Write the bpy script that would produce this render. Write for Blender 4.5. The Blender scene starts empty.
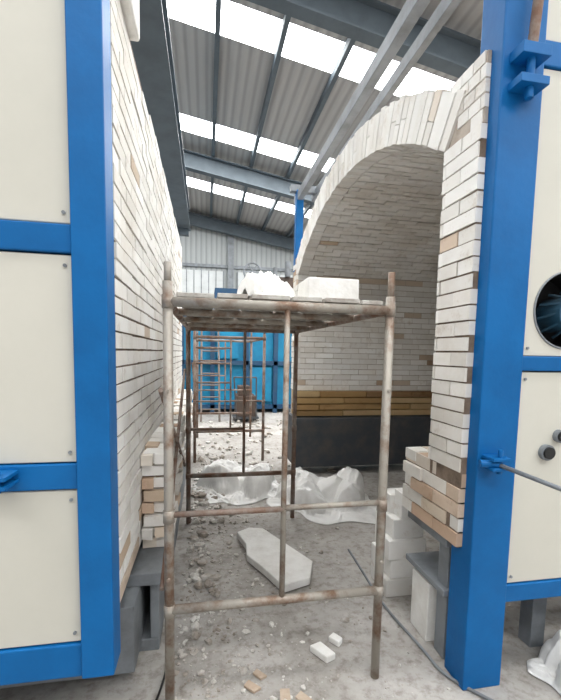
import bpy, bmesh, math, random
from mathutils import Vector, Matrix, noise
random.seed(7)
S=bpy.context.scene
S.view_settings.view_transform='Standard'
S.view_settings.exposure=0.0

# ---------------- materials ----------------
def newmat(name):
    m=bpy.data.materials.new(name); m.use_nodes=True
    nt=m.node_tree; b=nt.nodes['Principled BSDF']
    return m,nt,b
def pmat(name,c1,c2=None,scale=6,rough=.6,metal=0,bump=0,bscale=60,detail=6,lo=.4,hi=.65,spec=.4):
    m,nt,b=newmat(name)
    b.inputs['Roughness'].default_value=rough; b.inputs['Metallic'].default_value=metal
    b.inputs['Specular IOR Level'].default_value=spec
    tc=nt.nodes.new('ShaderNodeTexCoord')
    if c2 is None: c2=tuple(x*.85 for x in c1)
    n=nt.nodes.new('ShaderNodeTexNoise'); n.inputs['Scale'].default_value=scale; n.inputs['Detail'].default_value=detail
    n.inputs['Roughness'].default_value=.65
    nt.links.new(tc.outputs['Object'],n.inputs['Vector'])
    r=nt.nodes.new('ShaderNodeValToRGB'); r.color_ramp.elements[0].position=lo; r.color_ramp.elements[1].position=hi
    r.color_ramp.elements[0].color=(*c1,1); r.color_ramp.elements[1].color=(*c2,1)
    nt.links.new(n.outputs['Fac'],r.inputs['Fac']); nt.links.new(r.outputs['Color'],b.inputs['Base Color'])
    if bump:
        n2=nt.nodes.new('ShaderNodeTexNoise'); n2.inputs['Scale'].default_value=bscale; n2.inputs['Detail'].default_value=4
        nt.links.new(tc.outputs['Object'],n2.inputs['Vector'])
        bp=nt.nodes.new('ShaderNodeBump'); bp.inputs['Strength'].default_value=bump; bp.inputs['Distance'].default_value=.01
        nt.links.new(n2.outputs['Fac'],bp.inputs['Height']); nt.links.new(bp.outputs['Normal'],b.inputs['Normal'])
    return m
def brickmat(name):
    m,nt,b=newmat(name); b.inputs['Roughness'].default_value=.9; b.inputs['Specular IOR Level'].default_value=.1
    a=nt.nodes.new('ShaderNodeVertexColor'); a.layer_name='Col'
    tc=nt.nodes.new('ShaderNodeTexCoord')
    def ns(sc,p0,c0,p1):
        n=nt.nodes.new('ShaderNodeTexNoise'); n.inputs['Scale'].default_value=sc; n.inputs['Detail'].default_value=8; n.inputs['Roughness'].default_value=.7
        nt.links.new(tc.outputs['Object'],n.inputs['Vector'])
        r=nt.nodes.new('ShaderNodeValToRGB'); r.color_ramp.elements[0].position=p0; r.color_ramp.elements[1].position=p1
        r.color_ramp.elements[0].color=(*c0,1); r.color_ramp.elements[1].color=(1,1,1,1)
        nt.links.new(n.outputs['Fac'],r.inputs['Fac']); return r
    r=ns(9,.28,(.62,.52,.43),.43); r2=ns(1.3,.36,(.86,.82,.77),.55)
    mx=nt.nodes.new('ShaderNodeMixRGB'); mx.blend_type='MULTIPLY'; mx.inputs['Fac'].default_value=.6
    nt.links.new(a.outputs['Color'],mx.inputs['Color1']); nt.links.new(r.outputs['Color'],mx.inputs['Color2'])
    mx2=nt.nodes.new('ShaderNodeMixRGB'); mx2.blend_type='MULTIPLY'; mx2.inputs['Fac'].default_value=.8
    nt.links.new(mx.outputs['Color'],mx2.inputs['Color1']); nt.links.new(r2.outputs['Color'],mx2.inputs['Color2'])
    nt.links.new(mx2.outputs['Color'],b.inputs['Base Color'])
    n2=nt.nodes.new('ShaderNodeTexNoise'); n2.inputs['Scale'].default_value=45; n2.inputs['Detail'].default_value=6
    nt.links.new(tc.outputs['Object'],n2.inputs['Vector'])
    bp=nt.nodes.new('ShaderNodeBump'); bp.inputs['Strength'].default_value=.3; bp.inputs['Distance'].default_value=.005
    nt.links.new(n2.outputs['Fac'],bp.inputs['Height']); nt.links.new(bp.outputs['Normal'],b.inputs['Normal'])
    return m
M={}
M['blue']=pmat('blue_paint',(.002,.125,.37),(.002,.10,.30),3,.5,0,.08,40,spec=.25)
M['blue_dk']=pmat('blue_paint_dark',(.012,.06,.14),(.03,.08,.14),4,.5)
M['motor']=pmat('motor_paint',(.03,.10,.17),(.06,.10,.13),6,.5)
M['cyan']=pmat('cyan_paint',(.01,.24,.42),(.01,.16,.31),2,.5)
M['cream']=pmat('cream_panel',(.62,.60,.53),(.56,.545,.48),1.2,.5,0,.05,8,lo=.35,hi=.7,spec=.3)
M['steel']=pmat('galvanised_tube',(.36,.33,.285),(.19,.115,.075),8,.5,.3,.25,50,lo=.46,hi=.64)
M['rust']=pmat('rusty_tube',(.19,.11,.075),(.30,.27,.24),8,.7,.2,.3,50)
M['dksteel']=pmat('dark_steel',(.06,.068,.08),(.10,.095,.09),5,.6,.2,.2,30)
M['greysteel']=pmat('grey_steel',(.24,.26,.28),(.15,.16,.17),4,.55,.1)
M['roofsteel']=pmat('roof_steel',(.10,.125,.145),(.08,.10,.115),3,.6)
M['mortar']=pmat('mortar',(.24,.18,.135),(.13,.095,.07),12,.95,0,.4,60)
M['mortar_bright']=pmat('mortar_brightened',(.50,.44,.38),(.36,.30,.25),12,.95,0,.4,60)  # paler copy of mortar; its colour makes up for weak light in the vault
M['brick']=brickmat('refractory_brick')
M['white']=pmat('white_fibre',(.86,.85,.82),(.76,.74,.70),10,.9,0,.4,30)
M['plastic']=pmat('plastic_film',(.80,.795,.78),(.60,.585,.56),3,.6,0,.35,9,lo=.42,hi=.78,spec=.25)
M['slab']=pmat('slab_stone',(.80,.79,.76),(.66,.64,.6),6,.9,0,.4,40)
M['rubble']=pmat('rubble_chips',(.66,.64,.60),(.32,.28,.24),4,.95,0,.3,60,lo=.42,hi=.58)
M['wood']=pmat('board_wood',(.20,.17,.15),(.14,.11,.09),7,.8,0,.3,40)
M['shard']=pmat('shard_brick',(.52,.42,.33),(.38,.28,.2),7,.9,0,.3,40)
M['black']=pmat('black_rubber_port_shade',(.012,.012,.013),(.02,.02,.02),5,.5)
M['redbrown']=pmat('cabinet_brown',(.10,.065,.05),(.07,.055,.045),5,.6)
M['plank']=pmat('deck_plank',(.55,.53,.49),(.24,.20,.17),10,.8,0,.4,40)
M['winlite']=pmat('louvre_pane',(.6,.62,.62),(.5,.52,.52),2,.6)
m,nt,b=newmat('concrete_floor'); M['floor']=m
b.inputs['Roughness'].default_value=.85; b.inputs['Specular IOR Level'].default_value=.25
tc=nt.nodes.new('ShaderNodeTexCoord')
def nz(scale,det=8):
    n=nt.nodes.new('ShaderNodeTexNoise'); n.inputs['Scale'].default_value=scale; n.inputs['Detail'].default_value=det; n.inputs['Roughness'].default_value=.7
    nt.links.new(tc.outputs['Object'],n.inputs['Vector']); return n
def rp(n,p0,c0,p1,c1):
    r=nt.nodes.new('ShaderNodeValToRGB'); r.color_ramp.elements[0].position=p0; r.color_ramp.elements[1].position=p1
    r.color_ramp.elements[0].color=(*c0,1); r.color_ramp.elements[1].color=(*c1,1); nt.links.new(n.outputs['Fac'],r.inputs['Fac']); return r
r1=rp(nz(1.6),.36,(.30,.28,.255),.64,(.48,.46,.435)); r2=rp(nz(18),.34,(.5,.45,.4),.52,(1,1,1))
mx=nt.nodes.new('ShaderNodeMixRGB'); mx.blend_type='MULTIPLY'; mx.inputs['Fac'].default_value=.7
nt.links.new(r1.outputs['Color'],mx.inputs['Color1']); nt.links.new(r2.outputs['Color'],mx.inputs['Color2'])
nt.links.new(mx.outputs['Color'],b.inputs['Base Color'])
bp=nt.nodes.new('ShaderNodeBump'); bp.inputs['Strength'].default_value=.35; bp.inputs['Distance'].default_value=.008
nt.links.new(nz(30).outputs['Fac'],bp.inputs['Height']); nt.links.new(bp.outputs['Normal'],b.inputs['Normal'])
def corr(name,c,scale,axis='X'):
    m,nt,b=newmat(name); b.inputs['Roughness'].default_value=.6
    tc=nt.nodes.new('ShaderNodeTexCoord'); w=nt.nodes.new('ShaderNodeTexWave'); w.bands_direction=axis; w.inputs['Scale'].default_value=scale
    nt.links.new(tc.outputs['Object'],w.inputs['Vector'])
    r=nt.nodes.new('ShaderNodeValToRGB'); r.color_ramp.elements[0].color=(*[x*.75 for x in c],1); r.color_ramp.elements[1].color=(*c,1); r.color_ramp.elements[1].position=.5
    nt.links.new(w.outputs['Fac'],r.inputs['Fac']); nt.links.new(r.outputs['Color'],b.inputs['Base Color'])
    bp=nt.nodes.new('ShaderNodeBump'); bp.inputs['Strength'].default_value=.5; bp.inputs['Distance'].default_value=.03
    nt.links.new(w.outputs['Fac'],bp.inputs['Height']); nt.links.new(bp.outputs['Normal'],b.inputs['Normal'])
    return m
M['roof']=corr('corrugated_roof',(.40,.39,.38),1.6,'X')
M['corrwall']=corr('corrugated_wall',(.36,.38,.38),1.5,'X')
m,nt,b=newmat('skylight_sheet'); M['sky']=m
b.inputs['Base Color'].default_value=(.9,.93,.95,1); b.inputs['Emission Color'].default_value=(.95,.98,1,1); b.inputs['Emission Strength'].default_value=10

# ---------------- mesh helpers ----------------
def link(o,parent=None):
    S.collection.objects.link(o)
    if parent: o.parent=parent
    return o
def empty(name,loc=(0,0,0)):
    e=bpy.data.objects.new(name,None); e.empty_display_size=.1; S.collection.objects.link(e); return e
def mesh(name,vs,fs,mat,parent=None,smooth=False,bevel=0,cols=None):
    me=bpy.data.meshes.new(name); me.from_pydata([tuple(v) for v in vs],[],fs); me.update()
    if cols is not None:
        ca=me.color_attributes.new('Col','FLOAT_COLOR','CORNER')
        for p in me.polygons:
            for li in p.loop_indices: ca.data[li].color=(*cols[p.index],1)
    bm=bmesh.new(); bm.from_mesh(me); bmesh.ops.recalc_face_normals(bm,faces=bm.faces); bm.to_mesh(me); bm.free()
    if smooth:
        for p in me.polygons: p.use_smooth=True
    me.materials.append(M[mat]); o=bpy.data.objects.new(name,me)
    if bevel:
        b=o.modifiers.new('bevel','BEVEL'); b.width=bevel; b.segments=2; b.limit_method='ANGLE'
    return link(o,parent)
BF=[(0,1,3,2),(4,6,7,5),(0,4,5,1),(2,3,7,6),(0,2,6,4),(1,5,7,3)]
def boxv(x0,x1,y0,y1,z0,z1): return [(x,y,z) for x in (x0,x1) for y in (y0,y1) for z in (z0,z1)]
class Acc:
    def __init__(s): s.v=[]; s.f=[]; s.c=[]
    def box(s,x0,x1,y0,y1,z0,z1,col=None): s.add(boxv(x0,x1,y0,y1,z0,z1),BF,col)
    def add(s,vs,fs,col=None):
        k=len(s.v); s.v+=list(vs); s.f+=[tuple(i+k for i in f) for f in fs]; s.c+=[col]*len(fs)
    def tube(s,a,b,r,n=14,r2=None):
        a=Vector(a); b=Vector(b); d=(b-a).normalized(); t=Vector((0,0,1)) if abs(d.z)<.9 else Vector((1,0,0))
        p=d.cross(t).normalized(); q=d.cross(p); r2=r if r2 is None else r2
        vs=[]
        for c,rr in((a,r),(b,r2)):
            for i in range(n):
                an=2*math.pi*i/n; vs.append(c+p*math.cos(an)*rr+q*math.sin(an)*rr)
        fs=[(i,(i+1)%n,n+(i+1)%n,n+i) for i in range(n)]+[tuple(range(n))[::-1],tuple(range(n,2*n))]
        s.add(vs,fs)
    def obj(s,name,mat,parent=None,bevel=0,smooth=False):
        return mesh(name,s.v,s.f,mat,parent,smooth,bevel,s.c if s.c and s.c[0] is not None else None)
def box(name,x0,x1,y0,y1,z0,z1,mat,parent=None,bevel=0):
    return mesh(name,boxv(x0,x1,y0,y1,z0,z1),BF,mat,parent,False,bevel)
def smooth_auto(o):
    for p in o.data.polygons: p.use_smooth=len(p.vertices)==4
    return o
WH=[(.84,.825,.795),(.81,.795,.76),(.86,.85,.82),(.78,.76,.72)]
BR=[(.52,.40,.29),(.58,.46,.35),(.46,.34,.25),(.62,.52,.42)]
PK=[(.62,.47,.36),(.60,.44,.33),(.68,.55,.44),(.74,.64,.53),(.76,.70,.62)]
def pick(pb,pal=None):
    c=random.choice(pal or BR) if random.random()<pb else random.choice(WH)
    k=random.uniform(.92,1.04); return tuple(x*k for x in c)
def bricks(A,fn,u0,u1,v0,v1,bl=.23,bh=.066,d=.05,gap=.002,pb=.04,keep=None,jw=.003,ju=.002,pal=None,pbf=None,bond=.5):
    nv=max(1,int(round((v1-v0)/bh))); h=(v1-v0)/nv
    for j in range(nv):
        u=u0-(bl*bond if j%2 else 0)+random.uniform(-.015,.015)
        while u<u1:
            a=max(u,u0); b=min(u+bl,u1); u+=bl
            if b-a<.012: continue
            va=v0+j*h; vb=va+h; cu=(a+b)/2; cv=(va+vb)/2
            if keep and not keep(cu,cv): continue
            w=random.uniform(-jw,jw); tl=random.uniform(-jw,jw)*.5
            g=gap+random.uniform(0,.0015)
            vs=[]
            for uu in(a+g,b-g):
                for vv in(va+g+random.uniform(0,ju),vb-g-random.uniform(0,ju)):
                    for ww in(-d,w+(tl if uu>cu else 0)):
                        vs.append(fn(uu,vv,ww))
            p=pbf(cu,cv) if pbf else pb
            A.add(vs,BF,pick(p,pal))

# ---------------- camera ----------------
F=400; th=math.radians(10.6); pt=math.radians(5.0); rl=math.radians(1.1)
cam=bpy.data.cameras.new('camera'); co=bpy.data.objects.new('camera',cam); S.collection.objects.link(co); S.camera=co
cam.sensor_fit='VERTICAL'; cam.sensor_height=36; cam.lens=F/700*36; cam.clip_end=200
fw=Vector((math.sin(th)*math.cos(pt),math.cos(th)*math.cos(pt),-math.sin(pt))); rt=Vector((math.cos(th),-math.sin(th),0)); up=rt.cross(fw)
rt2=rt*math.cos(rl)+up*math.sin(rl); up2=up*math.cos(rl)-rt*math.sin(rl)
mt=Matrix((rt2,up2,-fw)).transposed().to_4x4(); mt.translation=Vector((0,0,1.45)); co.matrix_world=mt
cam.shift_y=(353-(350-F*math.tan(pt)))/700

# ---------------- hall shell ----------------
HX0,HX1,HY0,HY1=-9,13,-6,17.3
box('floor',HX0,HX1,HY0,HY1,-.2,0,'floor')
def rz(x): return 7.05-.17*x
def slab(A,x0,x1,y0,y1,dz,t=.04):
    vs=[(x,y,rz(x)+dz+k) for x in(x0,x1) for y in(y0,y1) for k in(0,t)]
    A.add(vs,BF)
roof=empty('ceiling')
SK=[(6.90+3.57*k,6.90+3.57*k+.75) for k in range(-3,3)]
A=Acc(); yy=HY0
for a,b in SK:
    slab(A,HX0,HX1,yy,a,0); yy=b
slab(A,HX0,HX1,yy,HY1,0); A.obj('roof_sheet','roof',roof)
B=Acc()
for a,b in SK: slab(B,HX0+1,HX1-1,a,b,0,.02)
B.obj('skylight_sheets','sky',roof)
A=Acc()
for a,b in SK: slab(A,HX0,HX0+1,a,b,0); slab(A,HX1-1,HX1,a,b,0)
A.obj('roof_sheet_edges','roof',roof)
P=Acc(); x=-8.4
while x<13:
    P.box(x-.025,x+.025,HY0,HY1,rz(x)-.15,rz(x)-.01); P.box(x-.025,x+.06,HY0,HY1,rz(x)-.17,rz(x)-.15); x+=1.07
P.obj('purlins','roofsteel',roof)
P=Acc()
for y in(-5,.2,5.9,11.9,17.0):
    slab(P,HX0,HX1,y-.02,y+.02,-.62,.42); slab(P,HX0,HX1,y-.11,y+.11,-.64,.03); slab(P,HX0,HX1,y-.11,y+.11,-.22,.03)
P.obj('rafters','roofsteel',roof)
wf=empty('wall_back')
box('wall_sheet',HX0,HX1,HY1,HY1+.1,0,8.6,'corrwall',wf)
W=Acc()
for x in range(-8,13,3): W.box(x-.12,x+.12,HY1-.15,HY1,0,rz(x)-.65)
for z in(1.2,3.2,5.0): W.box(HX0,HX1,HY1-.08,HY1,z-.06,z+.06)
W.obj('wall_girts','greysteel',wf)
wl=empty('window_1')
A=Acc()
for x in(-5,-2,1,4,7): A.box(x+.3,x+2.7,HY1-.05,HY1-.02,3.5,4.8)
A.obj('panes','winlite',wl)
A=Acc()
for x in(-5,-2,1,4,7):
    for i in range(9): A.box(x+.3+i*.3-.015,x+.3+i*.3+.015,HY1-.07,HY1-.03,3.5,4.8)
A.obj('mullions','greysteel',wl)
box('wall_left',HX0-.1,HX0,HY0,HY1,0,8.6,'corrwall')
box('wall_right',HX1,HX1+.1,HY0,HY1,0,5.0,'corrwall')
g=empty('crane_girder')
A=Acc(); A.box(-1.02,-.5,.5,13.6,5.3,5.34); A.box(-.80,-.74,.5,13.6,5.34,5.95); A.box(-1.0,-.52,.5,13.6,5.95,6.0); A.obj('girder_beam','roofsteel',g)
A=Acc(); 
for y in(3.5,13.4): A.box(-2.35,-2.1,y-.1,y+.1,0,5.3)
for y in(3.5,13.4): A.box(-2.35,-.55,y-.1,y+.1,5.1,5.3)
A.obj('girder_supports','roofsteel',g)

# ---------------- left kiln ----------------
XL=-.325; K=empty('industrial_kiln'); LZ=2.84; YE=5.7
A=Acc(); bricks(A,lambda u,v,w:(XL+w,u,v),1.57,YE,.46,LZ,pb=.03,jw=.003,gap=.0026,ju=.003,keep=lambda u,v: not(u<2.6 and v>LZ-.07 and random.random()<.5),pbf=lambda u,v:.22 if v<.72 else .015)
A.obj('brick_lining','brick',K)
box('lining_backing',XL-.36,XL-.008,1.58,YE,.46,LZ-.03,'mortar',K)
box('body_shell',-1.75,XL-.37,1.54,YE,.24,LZ,'dksteel',K)
A=Acc()
for x0,x1 in((XL-.11,XL),(-1.9,-1.75)): A.box(x0,x1,1.44,1.56,.27,3.4)
A.obj('frame_columns','blue',K,bevel=.005)
A=Acc()
for z0,z1 in((1.765,1.857),(.966,1.056),(.27,.395),(2.9,3.02)): A.box(-1.75,XL-.11,1.455,1.54,z0,z1)
A.obj('frame_rails','blue',K,bevel=.005)
A=Acc(); SC=Acc()
for z0,z1 in((1.86,2.895),(1.06,1.76),(.40,.962)):
    A.box(-1.74,XL-.113,1.465,1.49,z0,z1)
    for x in(XL-.135,-.95,-1.7):
        for z in(z0+.035,z1-.035): SC.tube((x,1.465,z),(x,1.459,z),.006,10)
A.obj('side_panels','cream',K,bevel=.004); SC.obj('panel_screws','greysteel',K)
A=Acc(); A.box(-.70,-.62,1.36,1.46,1.0,1.012); A.box(-.70,-.62,1.36,1.46,1.03,1.042); A.tube((-.655,1.39,.985),(-.655,1.39,1.055),.010)
A.obj('door_latch','blue',K)
A=Acc()
LY=2.08
bricks(A,lambda u,v,w:(u,LY-w,v),XL,-.185,.42,.93,bl=.15,bh=.068,d=.1,pb=.35,pal=PK+BR,jw=.03,gap=.004)
bricks(A,lambda u,v,w:(-.185+w,u,v),LY+.01,YE-.1,.42,.93,bl=.23,bh=.068,d=.1,pb=.15,pal=PK,jw=.02,gap=.004)
bricks(A,lambda u,v,w:(u,v,.93+w),XL,-.185,LY+.01,YE-.1,bl=.15,bh=.12,d=.05,pb=.2,jw=.012)
A.obj('ledge_bricks','brick',K)
box('ledge_core',XL,-.205,LY+.04,YE-.12,.43,.91,'mortar',K)
A=Acc(); A.box(-1.7,-.22,1.9,YE-.05,0,.06); A.box(-.26,-.22,1.9,YE-.05,.06,.36); A.box(-1.7,-.19,1.85,YE-.05,.36,.42); A.box(-1.7,-.3,1.7,YE-.05,.06,.36)
A.obj('base_channel','greysteel',K,bevel=.004)
box('fibre_block',-.43,-.285,1.6,1.95,LZ-.06,LZ+.12,'white',K,.012)

# ---------------- right kiln ----------------
XR=1.07; R2=empty('industrial_kiln')
Ys,Ye=1.755,4.72; Zs=2.38; rise=.47; hs=(Ye-Ys)/2; Yc=(Ys+Ye)/2; R=(hs*hs+rise*rise)/(2*rise); Zc=Zs+rise-R; amax=math.asin(hs/R); T=.225
XB=4.2; YF=1.50
def arc(u,v,w):
    a=v/R; return (u,Yc+(R-w)*math.sin(a),Zc+(R-w)*math.cos(a))
A=Acc(); bricks(A,arc,XR+.12,XB,-amax*R,amax*R,bl=.2,bh=.062,d=.1,pb=.01,jw=.006,gap=.003,bond=.5); A.obj('vault_bricks','brick',R2)
A=Acc()
n=50; L=2*amax*R/n
for i in range(n):
    v0=-amax*R+i*L; g=.0024; dz=random.uniform(-.008,.012); dx=random.uniform(-.004,.004)
    split=random.choice([0,.10,.12,.0])
    segs=[(-T-dz,-dz*.3)] if split==0 else [(-T-dz,-split-.002),(-split+.002,-dz*.3)]
    for s0,s1 in segs:
        vs=[arc(u,v,w) for u in(XR+dx,XR+.118) for v in(v0+g,v0+L-g) for w in(s0,s1)]
        A.add(vs,BF,pick(.05,[(.74,.68,.60),(.76,.69,.61)]))
A.obj('arch_ring_bricks','brick',R2)
vs=[];fs=[];n=40
for i in range(n+1):
    v=-amax*R+2*amax*R*i/n
    for u in(XR+.015,XB+.2):
        for w in(-.012,-T+.01): vs.append(arc(u,v,w))
for i in range(n):
    a=i*4;b=a+4
    fs+=[(a,b,b+2,a+2),(a+1,a+3,b+3,b+1),(a,a+1,b+1,b),(a+2,b+2,b+3,a+3)]
fs+=[(0,2,3,1),(n*4,n*4+1,n*4+3,n*4+2)]
mesh('vault_backing',vs,fs,'mortar_bright',R2)
A=Acc()
JT=2.66
bricks(A,lambda u,v,w:(XR-w,u,v),YF,Ys,.95,Zs,bl=.23,pb=.10,jw=.003,pal=PK,pbf=lambda u,v:.35 if abs(v-1.95)<.04 else .02)
bricks(A,lambda u,v,w:(XR+.009-w,u,v),YF,Ys-.005,Zs,JT,bl=.075,bh=.056,pb=.03,jw=.001,pal=PK,keep=lambda u,v: math.hypot(u-Yc,v-Zc)>R+T-.10)
bricks(A,lambda u,v,w:(XR-w,u,v),YF,1.99,.62,.95,bl=.2,pb=.65,jw=.010,pal=PK)
bricks(A,lambda u,v,w:(u,Ys+w,v),XR+.05,XB,.95,Zs,pb=.08,jw=.006)
bricks(A,lambda u,v,w:(u,1.99+w,v),XR+.05,XB,.62,.95,pb=.5,jw=.006,pal=PK)
bricks(A,lambda u,v,w:(u,v,.95+w),XR,XB,Ys+.01,1.99,bl=.2,bh=.12,pb=.5,pal=PK)
A.obj('jamb_bricks','brick',R2)
yk=Yc-(R+T)*math.sin(amax)
A=Acc(); A.box(XR+.007,XR+.2,YF+.004,Ys-.008,.62,Zs); A.box(XR+.012,XR+.2,YF+.004,1.98,.62,.94)
A.box(XR+.2,XB,1.63,Ys-.008,.62,Zs); A.box(XR+.2,XB,1.63,1.98,.62,.94)
A.obj('jamb_core','mortar',R2)
A=Acc(); A.box(XR+.014,XR+.2,YF+.004,yk-.03,Zs,JT-.01)
A.add([(x,y,z) for x in(XR+.014,XB) for (y,z) in((yk-.03,Zs),(yk-.03,Zs+.2),(Ys-.01,Zs),(yk+.0,Zs+.2))],BF)
A.obj('skewback_core','mortar_bright',R2)
A=Acc()
bricks(A,lambda u,v,w:(u,Ye-w,v),XR,XB,1.0,Zs,pb=.05,jw=.004,pbf=lambda u,v: .6 if v>Zs-.07 else (.3 if abs(v-1.95)<.04 else .03))
bricks(A,lambda u,v,w:(XR-w,u,v),Ye,5.0,1.0,2.6,pb=.1,jw=.006)
A.obj('far_wall_bricks','brick',R2)
box('far_wall_core',XR+.006,XB+.2,Ye+.006,5.0,.66,Zs+.15,'mortar_bright',R2)
A=Acc()
bricks(A,lambda u,v,w:(u,Ye-.12-w,v),XR-.03,XB,.70,1.0,bl=.6,bh=.075,d=.2,pb=1,pal=[(.45,.30,.14),(.38,.24,.11),(.28,.17,.09),(.55,.40,.22)],jw=.02,gap=.004)
A.obj('insulation_layers','brick',R2)
box('sill_beam',XR-.04,XB,Ye-.2,4.98,.10,.69,'dksteel',R2,.01)
A=Acc(); bricks(A,lambda u,v,w:(XB-w,u,v),Ys,Ye,.3,3.0,pb=.06,keep=lambda u,v: v<Zs or math.hypot(u-Yc,v-Zc)<R); A.obj('back_wall_bricks','brick',R2)
box('back_wall_core',XB+.01,XB+.2,1.55,5.0,0,2.9,'mortar_bright',R2)
A=Acc(); CX0,CX1=1.10,1.285
A.box(CX0,CX1,1.44,1.58,0,3.6); A.box(2.5,2.66,1.44,1.58,0,3.6); A.box(4.45,4.6,1.44,1.58,0,3.6)
A.box(XR,XR+.09,4.9,5.0,2.45,3.42); A.box(XR+2,XR+2.1,5.02,5.1,0,3.42)
A.obj('frame_columns','blue',R2,bevel=.006)
A=Acc()
for z0,z1 in((1.395,1.457),(.377,.456),(2.59,2.685)): A.box(CX1,4.45,1.455,1.54,z0,z1)
A.obj('frame_rails','blue',R2,bevel=.005)
def plate_hole(name,x0,x1,z0,z1,y0,y1,cx,cz,r,mat,parent):
    n=64; vs=[];fs=[]
    angs=sorted([2*math.pi*i/n for i in range(n)]+[math.atan2(z-cz,x-cx)%(2*math.pi) for x in(x0,x1) for z in(z0,z1)])
    def ray(a):
        c,s=math.cos(a),math.sin(a); t=1e9
        if c>1e-9: t=min(t,(x1-cx)/c)
        if c<-1e-9: t=min(t,(x0-cx)/c)
        if s>1e-9: t=min(t,(z1-cz)/s)
        if s<-1e-9: t=min(t,(z0-cz)/s)
        return cx+c*t,cz+s*t
    m=len(angs)
    for a in angs:
        X,Z=ray(a); cxx,czz=cx+r*math.cos(a),cz+r*math.sin(a)
        vs+=[(cxx,y0,czz),(X,y0,Z),(cxx,y1,czz),(X,y1,Z)]
    for i in range(m):
        a=4*i;b=4*((i+1)%m)
        fs+=[(a,a+1,b+1,b),(a+2,b+2,b+3,a+3),(a,b,b+2,a+2),(a+1,a+3,b+3,b+1)]
    return mesh(name,vs,fs,mat,parent)
hc=(1.50,1.652); hr=.158
plate_hole('side_panel_upper',CX1+.01,2.49,1.46,2.585,1.465,1.485,hc[0],hc[1],hr,'cream',R2)
A=Acc(); A.box(CX1+.01,2.49,1.465,1.485,.46,1.39); A.box(CX1+.01,2.49,1.465,1.485,2.69,3.5)
for z0,z1 in((1.46,2.585),(.46,1.39)): A.box(2.68,4.44,1.465,1.485,z0,z1)
A.obj('side_panels','cream',R2,bevel=.003)
A=Acc()
for z in(1.36,.49,1.49,2.55):
    for x in(CX1+.035,2.45): A.tube((x,1.465,z),(x,1.459,z),.006,10)
A.obj('panel_screws','greysteel',R2)
n=48; vs=[]
for i in range(n):
    a=2*math.pi*i/n
    for rr,y in((hr,1.48),(hr,1.62)): vs.append((hc[0]+rr*math.cos(a),y,hc[1]+rr*math.sin(a)))
fs=[(2*i,2*((i+1)%n),2*((i+1)%n)+1,2*i+1) for i in range(n)]+[tuple(2*i+1 for i in range(n))]
mesh('fan_port_cavity',vs,fs,'black',R2)  # cavity walls coloured black, standing in for the shade inside the port
A=Acc(); fx=hc[0]+.045; A.tube((fx,1.6,hc[1]-.01),(fx,1.47,hc[1]-.01),.075,28); A.tube((fx,1.47,hc[1]-.01),(fx,1.45,hc[1]-.01),.05,28)
for i in range(10):
    a=i*math.pi/5; A.tube((fx+.07*math.cos(a),1.49,hc[1]-.01+.07*math.sin(a)),(fx+.10*math.cos(a+.2),1.56,hc[1]-.01+.10*math.sin(a+.2)),.006,8)
A.obj('fan_motor','motor',R2)
A=Acc()
for i in range(48):
    a=2*math.pi*i/48;b=2*math.pi*(i+1)/48
    A.tube((hc[0]+.160*math.cos(a),1.463,hc[1]+.160*math.sin(a)),(hc[0]+.160*math.cos(b),1.463,hc[1]+.160*math.sin(b)),.004,6)
A.obj('fan_port_rim','greysteel',R2)
for nm,x,z,r in(('gauge_port',1.445,1.045,.034),('gauge_port_upper',1.505,1.115,.028)):
    A=Acc(); A.tube((x,1.465,z),(x,1.445,z),r,24); A.obj(nm+'_ring','greysteel',R2)
    A=Acc(); A.tube((x,1.447,z),(x,1.435,z),r*.75,24); A.obj(nm+'_cap','black',R2)
A=Acc(); A.box(1.12,1.20,1.37,1.45,1.035,1.048); A.box(1.12,1.20,1.37,1.45,.995,1.008); A.tube((1.165,1.39,.98),(1.165,1.39,1.08),.010); A.tube((1.09,1.41,1.02),(1.165,1.39,1.02),.016)
A.obj('latch_clevis','blue',R2,bevel=.002)
A=Acc(); A.tube((1.15,1.40,1.022),(1.46,.84,.905),.009,12); smooth_auto(A.obj('latch_rod','greysteel',R2))
A=Acc(); A.box(1.13,1.25,1.37,1.45,2.56,2.60); A.box(1.13,1.25,1.37,1.45,2.46,2.49); A.tube((1.19,1.40,2.42),(1.19,1.40,2.66),.015); A.obj('upper_bracket','blue',R2,bevel=.002)
A=Acc(); A.tube((1.19,1.40,2.6),(1.22,1.38,3.2),.018); A.obj('upper_rod','rust',R2)
A=Acc()
A.box(1.08,1.15,1.5,5.1,3.30,3.40); A.box(1.30,1.35,1.5,5.1,3.36,3.45); A.box(2.5,2.6,1.5,5.1,3.3,3.40)
for y in(1.52,4.95): A.box(1.0,4.6,y-.04,y+.04,3.40,3.48)
A.obj('top_beams','greysteel',R2,bevel=.004)
A=Acc(); A.box(XR+.02,XB,1.6,1.96,.57,.61); A.box(XR+.02,XB,1.6,1.96,.33,.36); A.box(XR+.14,XB,1.72,1.75,.36,.57)
for x in(XR+.05,1.6,2.6,3.8): A.box(x,x+.08,1.62,1.70,0,.57)
A.obj('near_sill_beam','greysteel',R2,bevel=.004)

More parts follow.
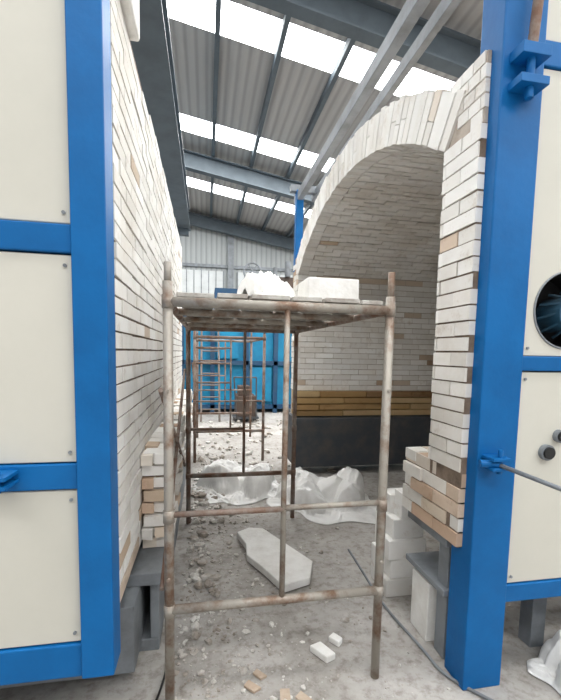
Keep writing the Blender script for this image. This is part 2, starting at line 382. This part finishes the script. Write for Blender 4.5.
# ---------------- scaffolds ----------------
def scaffold(y0,y1,deck,rungs=False,mat='steel',H=1.68):
    E=empty('scaffold'); X0,X1=-.142,.755
    for k,y in enumerate((y0,y1)):
        A=Acc()
        A.tube((X0,y,0),(X0,y,H+.03),.019,16); A.tube((X1,y,0),(X1,y,H+.01),.019,16)
        A.tube((X0,y,H+.02),(X0,y,H+.10),.014,12); A.tube((X1,y,H),(X1,y,H+.11),.014,12)
        A.tube((X0,y,H-.045),(X1,y,H-.045),.019,16); A.tube((X0,y,.41),(X1,y,.41),.019,16)
        xm=(X0+X1)/2+.012
        A.tube((xm,y,.41),(xm,y,H-.045),.012,12)
        if k==0 or rungs: A.tube((xm,y,.81),(X1,y,.81),.012,12)
        for z in(.41,H-.045,.8):
            for x in(X0,X1): A.tube((x,y,z-.025),(x,y,z+.025),.0225,14)
        for x in(X0,X1):
            for z in(.55,1.3): A.tube((x,y-.03,z),(x,y+.03,z),.007,8)
        smooth_auto(A.obj('end_frame_%d'%(k+1),mat if k==0 else 'rust',E))
        A=Acc(); A.tube((X0,y,.805),(xm,y,.805),.012,12)
        if rungs:
            for z in(1.05,1.3,1.5): A.tube((X0,y,z),(xm,y,z),.012,10)
        smooth_auto(A.obj('rungs_%d'%(k+1),'rust',E))
    A=Acc()
    A.tube((X0-.028,y0,.5),(X0-.028,y1,1.3),.010,10); A.tube((X0-.028,y0,1.3),(X0-.028,y1,.5),.010,10)
    A.tube((X0,y0,H-.045),(X0,y1,H-.045),.017,12); A.tube((X1,y0,H-.045),(X1,y1,H-.045),.017,12)
    smooth_auto(A.obj('cross_braces','rust',E))
    if deck:
        A=Acc(); x=X0+.03
        while x<X1-.1:
            w=random.uniform(.12,.17); w=min(w,X1-.02-x); zz=H-.024+random.uniform(0,.004)
            A.box(x,x+w-.012,y0-.01+random.uniform(-.01,.03),y1+.08+random.uniform(-.1,.1),zz,zz+.018); x+=w
        A.obj('deck_planks','plank',E,bevel=.003)
        A=Acc()
        for y in(y0+.4,y0+.85,y0+1.3): A.tube((X0,y,H-.045),(X1,y,H-.045),.017,10)
        smooth_auto(A.obj('deck_bearers','steel',E))
    return E
scaffold(1.58,3.35,True)
scaffold(5.25,6.8,False,rungs=True,mat='rust')

ZT=1.680
A=Acc(); A.box(.425,.655,1.68,1.88,ZT,ZT+.095); A.obj('insulation_block','white',None,bevel=.006)
def sheet(name,cx,cy,cz,sx,sy,h,mat,seed,rot=0,n=90,nd=9,wr=.1):
    """crumpled bag / film: union of soft domes with fine creases"""
    rn=random.Random(int(seed*10))
    D=[(rn.uniform(-.6,.6),rn.uniform(-.6,.6),rn.uniform(.30,.52),rn.uniform(.5,1.0),rn.uniform(.5,1.6),rn.uniform(0,3.1)) for _ in range(nd)]
    vs=[];fs=[]
    for i in range(n):
        for j in range(n):
            a=i/(n-1)*2-1; b=j/(n-1)*2-1
            wa=a+.12*noise.noise(Vector((a*3,b*3,seed))); wb=b+.12*noise.noise(Vector((a*3,b*3,seed+4)))
            z=0
            for (da,db,r,hh,asp,an) in D:
                c,s=math.cos(an),math.sin(an); u=(wa-da)*c+(wb-db)*s; v=-(wa-da)*s+(wb-db)*c
                q=(u*u*asp+v*v/asp)/(r*r)
                if q<1: z=max(z,hh*(1-q)**.6)
            cr=1-abs(noise.noise(Vector((wa*4,wb*4,seed*2))))*3; cr2=1-abs(noise.noise(Vector((wa*9,wb*9,seed*3))))*3
            edge=max(0,1-max(abs(a),abs(b))**6)
            z=h*(z+wr*edge*(max(cr,0)+.4*max(cr2,0)))+.004
            k=1+.3*noise.noise(Vector((a*1.6,b*1.6,seed+9)))
            x=a*sx*k; y=b*sy*k; kk=1-.25*(abs(a*b)); x*=kk;y*=kk
            c,s=math.cos(rot),math.sin(rot)
            vs.append((cx+x*c-y*s,cy+x*s+y*c,cz+max(z,.004)))
    for i in range(n-1):
        for j in range(n-1): fs.append((i*n+j,(i+1)*n+j,(i+1)*n+j+1,i*n+j+1))
    o=mesh(name,vs,fs,mat,None,True)
    so=o.modifiers.new('thick','SOLIDIFY'); so.thickness=.003; so.offset=1
    return o
sheet('crumpled_cloth',.26,1.80,ZT,.155,.14,.095,'white',3.1,.3,wr=.2)
sheet('plastic_sheet',.36,4.25,0,.52,.52,.27,'plastic',1.2,.2,wr=.12)
sheet('plastic_sheet',1.18,3.68,0,.57,.50,.24,'plastic',7.7,-.3,wr=.12)
def poly(name,pts,z0,t,mat,tilt=0,parent=None):
    n=len(pts); vs=[(x,y,z0+tilt*i/n) for i,(x,y) in enumerate(pts)]+[(x*1.0,y,z0+t+tilt*i/n) for i,(x,y) in enumerate(pts)]
    fs=[tuple(range(n)),tuple(range(n,2*n))]+[(i,(i+1)%n,n+(i+1)%n,n+i) for i in range(n)]
    return mesh(name,vs,fs,mat,parent,False,.006)
poly('broken_slab',[(.24,3.0),(.34,3.07),(.45,3.04),(.60,2.72),(.71,2.49),(.64,2.30),(.55,2.27),(.46,2.24),(.36,2.48),(.28,2.64),(.29,2.80)],.012,.05,'slab')
poly('brick_chunk',[(.50,1.77),(.56,1.68),(.61,1.70),(.56,1.79)],.002,.035,'white')
poly('brick_chunk',[(.61,1.82),(.65,1.77),(.68,1.80),(.645,1.85)],.002,.03,'white')
A=Acc()
ico=bmesh.new(); bmesh.ops.create_icosphere(ico,subdivisions=1,radius=1); iv=[v.co.copy() for v in ico.verts]; iff=[tuple(v.index for v in f.verts) for f in ico.faces]; ico.free()
def chunk(x,y,s,flat):
    r=Matrix.Rotation(random.uniform(0,6.28),3,'Z'); sx,sy=random.uniform(.6,1.3),random.uniform(.5,1.0)
    vs=[]
    for v in iv:
        q=v*random.uniform(.7,1.15); q=r@Vector((q.x*sx*s,q.y*sy*s,q.z*s*flat)); vs.append((x+q.x,y+q.y,max(.0015,q.z+s*flat*.6)))
    A.add(vs,iff)
for i in range(3200):
    y=1.45+random.random()**1.1*4.6
    x=-.14+abs(random.gauss(0,.32)) if random.random()<.8 else random.uniform(-.1,1.1)
    if x>1.4: continue
    s=random.choice([.002,.003,.004,.005,.006,.008,.012]) * random.uniform(.7,1.3)
    if random.random()<.04: s=.022
    chunk(x,y,s,random.uniform(.3,.7))
for i in range(140):
    chunk(-.13+abs(random.gauss(0,.15)),random.uniform(1.9,5.4),random.uniform(.015,.045),random.uniform(.4,.8))
for i in range(160):
    chunk(random.uniform(-.1,1.6),random.uniform(4.6,8.5),random.uniform(.015,.06),random.uniform(.4,.8))
A.obj('floor_rubble','rubble')
A=Acc()
for (x,y,s) in[(.20,1.60,.035),(.24,1.66,.03),(.33,1.52,.045),(.41,1.50,.04),(.12,1.50,.03)]:
    a=random.uniform(0,3)
    c,d=math.cos(a)*s,math.sin(a)*s
    vs=[(x-c+d*.5,y-d-c*.5,.004),(x+c+d*.5,y+d-c*.5,.004),(x+c-d*.4,y+d+c*.6,.004),(x-c*.7-d*.5,y-d*.7+c*.5,.004)]
    vs+=[(p[0],p[1],.014) for p in vs]
    A.add(vs,[(0,1,2,3),(4,5,6,7),(0,1,5,4),(1,2,6,5),(2,3,7,6),(3,0,4,7)])
A.obj('brick_shards','shard')
def cable(name,pts,r,mat):
    cu=bpy.data.curves.new(name,'CURVE'); cu.dimensions='3D'; cu.bevel_depth=r; sp=cu.splines.new('NURBS'); sp.points.add(len(pts)-1)
    for p,q in zip(sp.points,pts): p.co=(*q,1)
    sp.use_endpoint_u=True; sp.order_u=4; cu.materials.append(M[mat]); o=bpy.data.objects.new(name,cu); return link(o)
cable('floor_cable',[(1.04,2.7,.01),(1.03,2.35,.01),(1.0,2.04,.01),(1.05,1.75,.01),(1.06,1.6,.01),(1.06,1.5,.01),(1.25,1.3,.01)],.007,'greysteel')
cable('floor_cable',[(-.17,1.8,.01),(-.18,1.65,.01),(-.22,1.5,.01),(-.3,1.4,.01),(-.4,1.3,.01)],.005,'black')
E=empty('brick_stack'); A=Acc()
for (x,y,z,w,d,h) in[(1.06,2.12,0,.26,.12,.11),(1.09,2.13,.11,.24,.12,.12),(1.07,2.12,.23,.24,.12,.12),(1.10,2.14,.35,.2,.12,.12),(1.07,2.25,0,.24,.12,.23),(1.09,2.25,.23,.2,.12,.24),(1.12,2.24,.47,.16,.12,.12),(1.15,2.14,.47,.16,.1,.16)]:
    A.box(x,x+w,y,y+d,z,z+h,pick(.0))
A.obj('stacked_bricks','brick',E,bevel=.006)
poly('fibre_block',[(1.10,1.74),(1.27,1.74),(1.27,1.9),(1.10,1.9)],0,.31,'white')
A=Acc()
for y in(2.9,3.65):
    A.box(1.95,4.15,y-.03,y+.03,0,.012); A.box(1.95,4.15,y-.008,y+.008,.012,.05); A.box(1.95,4.15,y-.02,y+.02,.05,.065)
A.obj('car_rails','dksteel')
sheet('plastic_sheet',1.74,1.36,0,.24,.26,.26,'plastic',22.7,.4,wr=.12)

# ---------------- background ----------------
K3=empty('industrial_kiln')
box('body_shell',-.6,2.2,9.6,11.5,.1,2.2,'cyan',K3)
A=Acc()
for x in(-.6,.1,.9,1.6,2.1): A.box(x,x+.1,9.5,9.6,0,2.35)
for z in(.1,1.15,2.2): A.box(-.6,2.2,9.5,9.6,z,z+.1)
A.obj('frame','blue_dk',K3)
A=Acc(); A.box(.25,.75,9.53,9.59,1.3,2.18); A.box(1.05,1.55,9.53,9.59,.28,1.1)
A.obj('panels','cyan',K3)
box('top_duct',.2,2.0,9.7,10.8,2.31,2.95,'blue_dk',K3)
box('top_box',1.25,2.1,9.55,9.69,2.31,3.25,'redbrown',K3)
A=Acc(); vx,vz=1.05,3.3
for i in range(24):
    a=2*math.pi*i/24;b=2*math.pi*(i+1)/24
    A.tube((vx+.2*math.cos(a),9.4,vz+.2*math.sin(a)),(vx+.2*math.cos(b),9.4,vz+.2*math.sin(b)),.022,6)
for i in range(3):
    a=i*math.pi/3; A.tube((vx-.2*math.cos(a),9.4,vz-.2*math.sin(a)),(vx+.2*math.cos(a),9.4,vz+.2*math.sin(a)),.013,6)
A.tube((vx,9.4,vz),(vx,9.8,vz),.04,10); A.tube((vx,9.8,2.85),(vx,9.8,vz+.03),.05,10); A.tube((vx,9.8,2.95),(2.1,9.8,3.0),.06,10)
A.tube((1.9,9.5,3.25),(1.9,9.5,3.6),.07,12); A.tube((1.6,9.5,3.25),(1.6,9.5,3.45),.05,12)
A.obj('hand_wheel_valve','greysteel',K3)
A=Acc()
for x in(-.1,.28): A.tube((x,8.3,0),(x,9.42,1.95),.022,8)
for i in range(7):
    t=(i+1)/8; A.tube((-.1,8.3+1.12*t,1.95*t),(.28,8.3+1.12*t,1.95*t),.016,8)
A.obj('ladder','wood')
E=empty('machine_cart'); A=Acc()
A.box(.62,1.02,8.2,8.8,.12,.55); A.box(.66,.9,8.25,8.6,.55,.75); A.obj('cabinet','redbrown',E,bevel=.01)
A=Acc(); A.box(.56,1.08,8.15,8.85,.08,.12)
for x in(.62,1.02):
    for y in(8.25,8.75): A.tube((x-.02,y,.05),(x+.02,y,.05),.05,14)
A.tube((.62,8.15,.12),(.55,8.0,.95),.015,8); A.tube((1.02,8.15,.12),(1.0,8.0,.95),.015,8); A.tube((.55,8.0,.95),(1.0,8.0,.95),.015,8)
A.obj('chassis','dksteel',E)

# ---------------- lights ----------------
w=bpy.data.worlds.new('world'); S.world=w; w.use_nodes=True
bg=w.node_tree.nodes['Background']; bg.inputs['Color'].default_value=(.975,.98,1,1); bg.inputs['Strength'].default_value=.66
for i,(a,b) in enumerate(SK):
    for x in (-4,1.5,7):
        l=bpy.data.lights.new('skylight_light','AREA'); l.shape='RECTANGLE'; l.size=5; l.size_y=.7; l.energy=155; l.color=(1,.99,.97)
        o=bpy.data.objects.new('skylight_light',l); o.location=(x,(a+b)/2,rz(x)-.25); o.rotation_euler=(0,math.atan(.17),0); S.collection.objects.link(o)
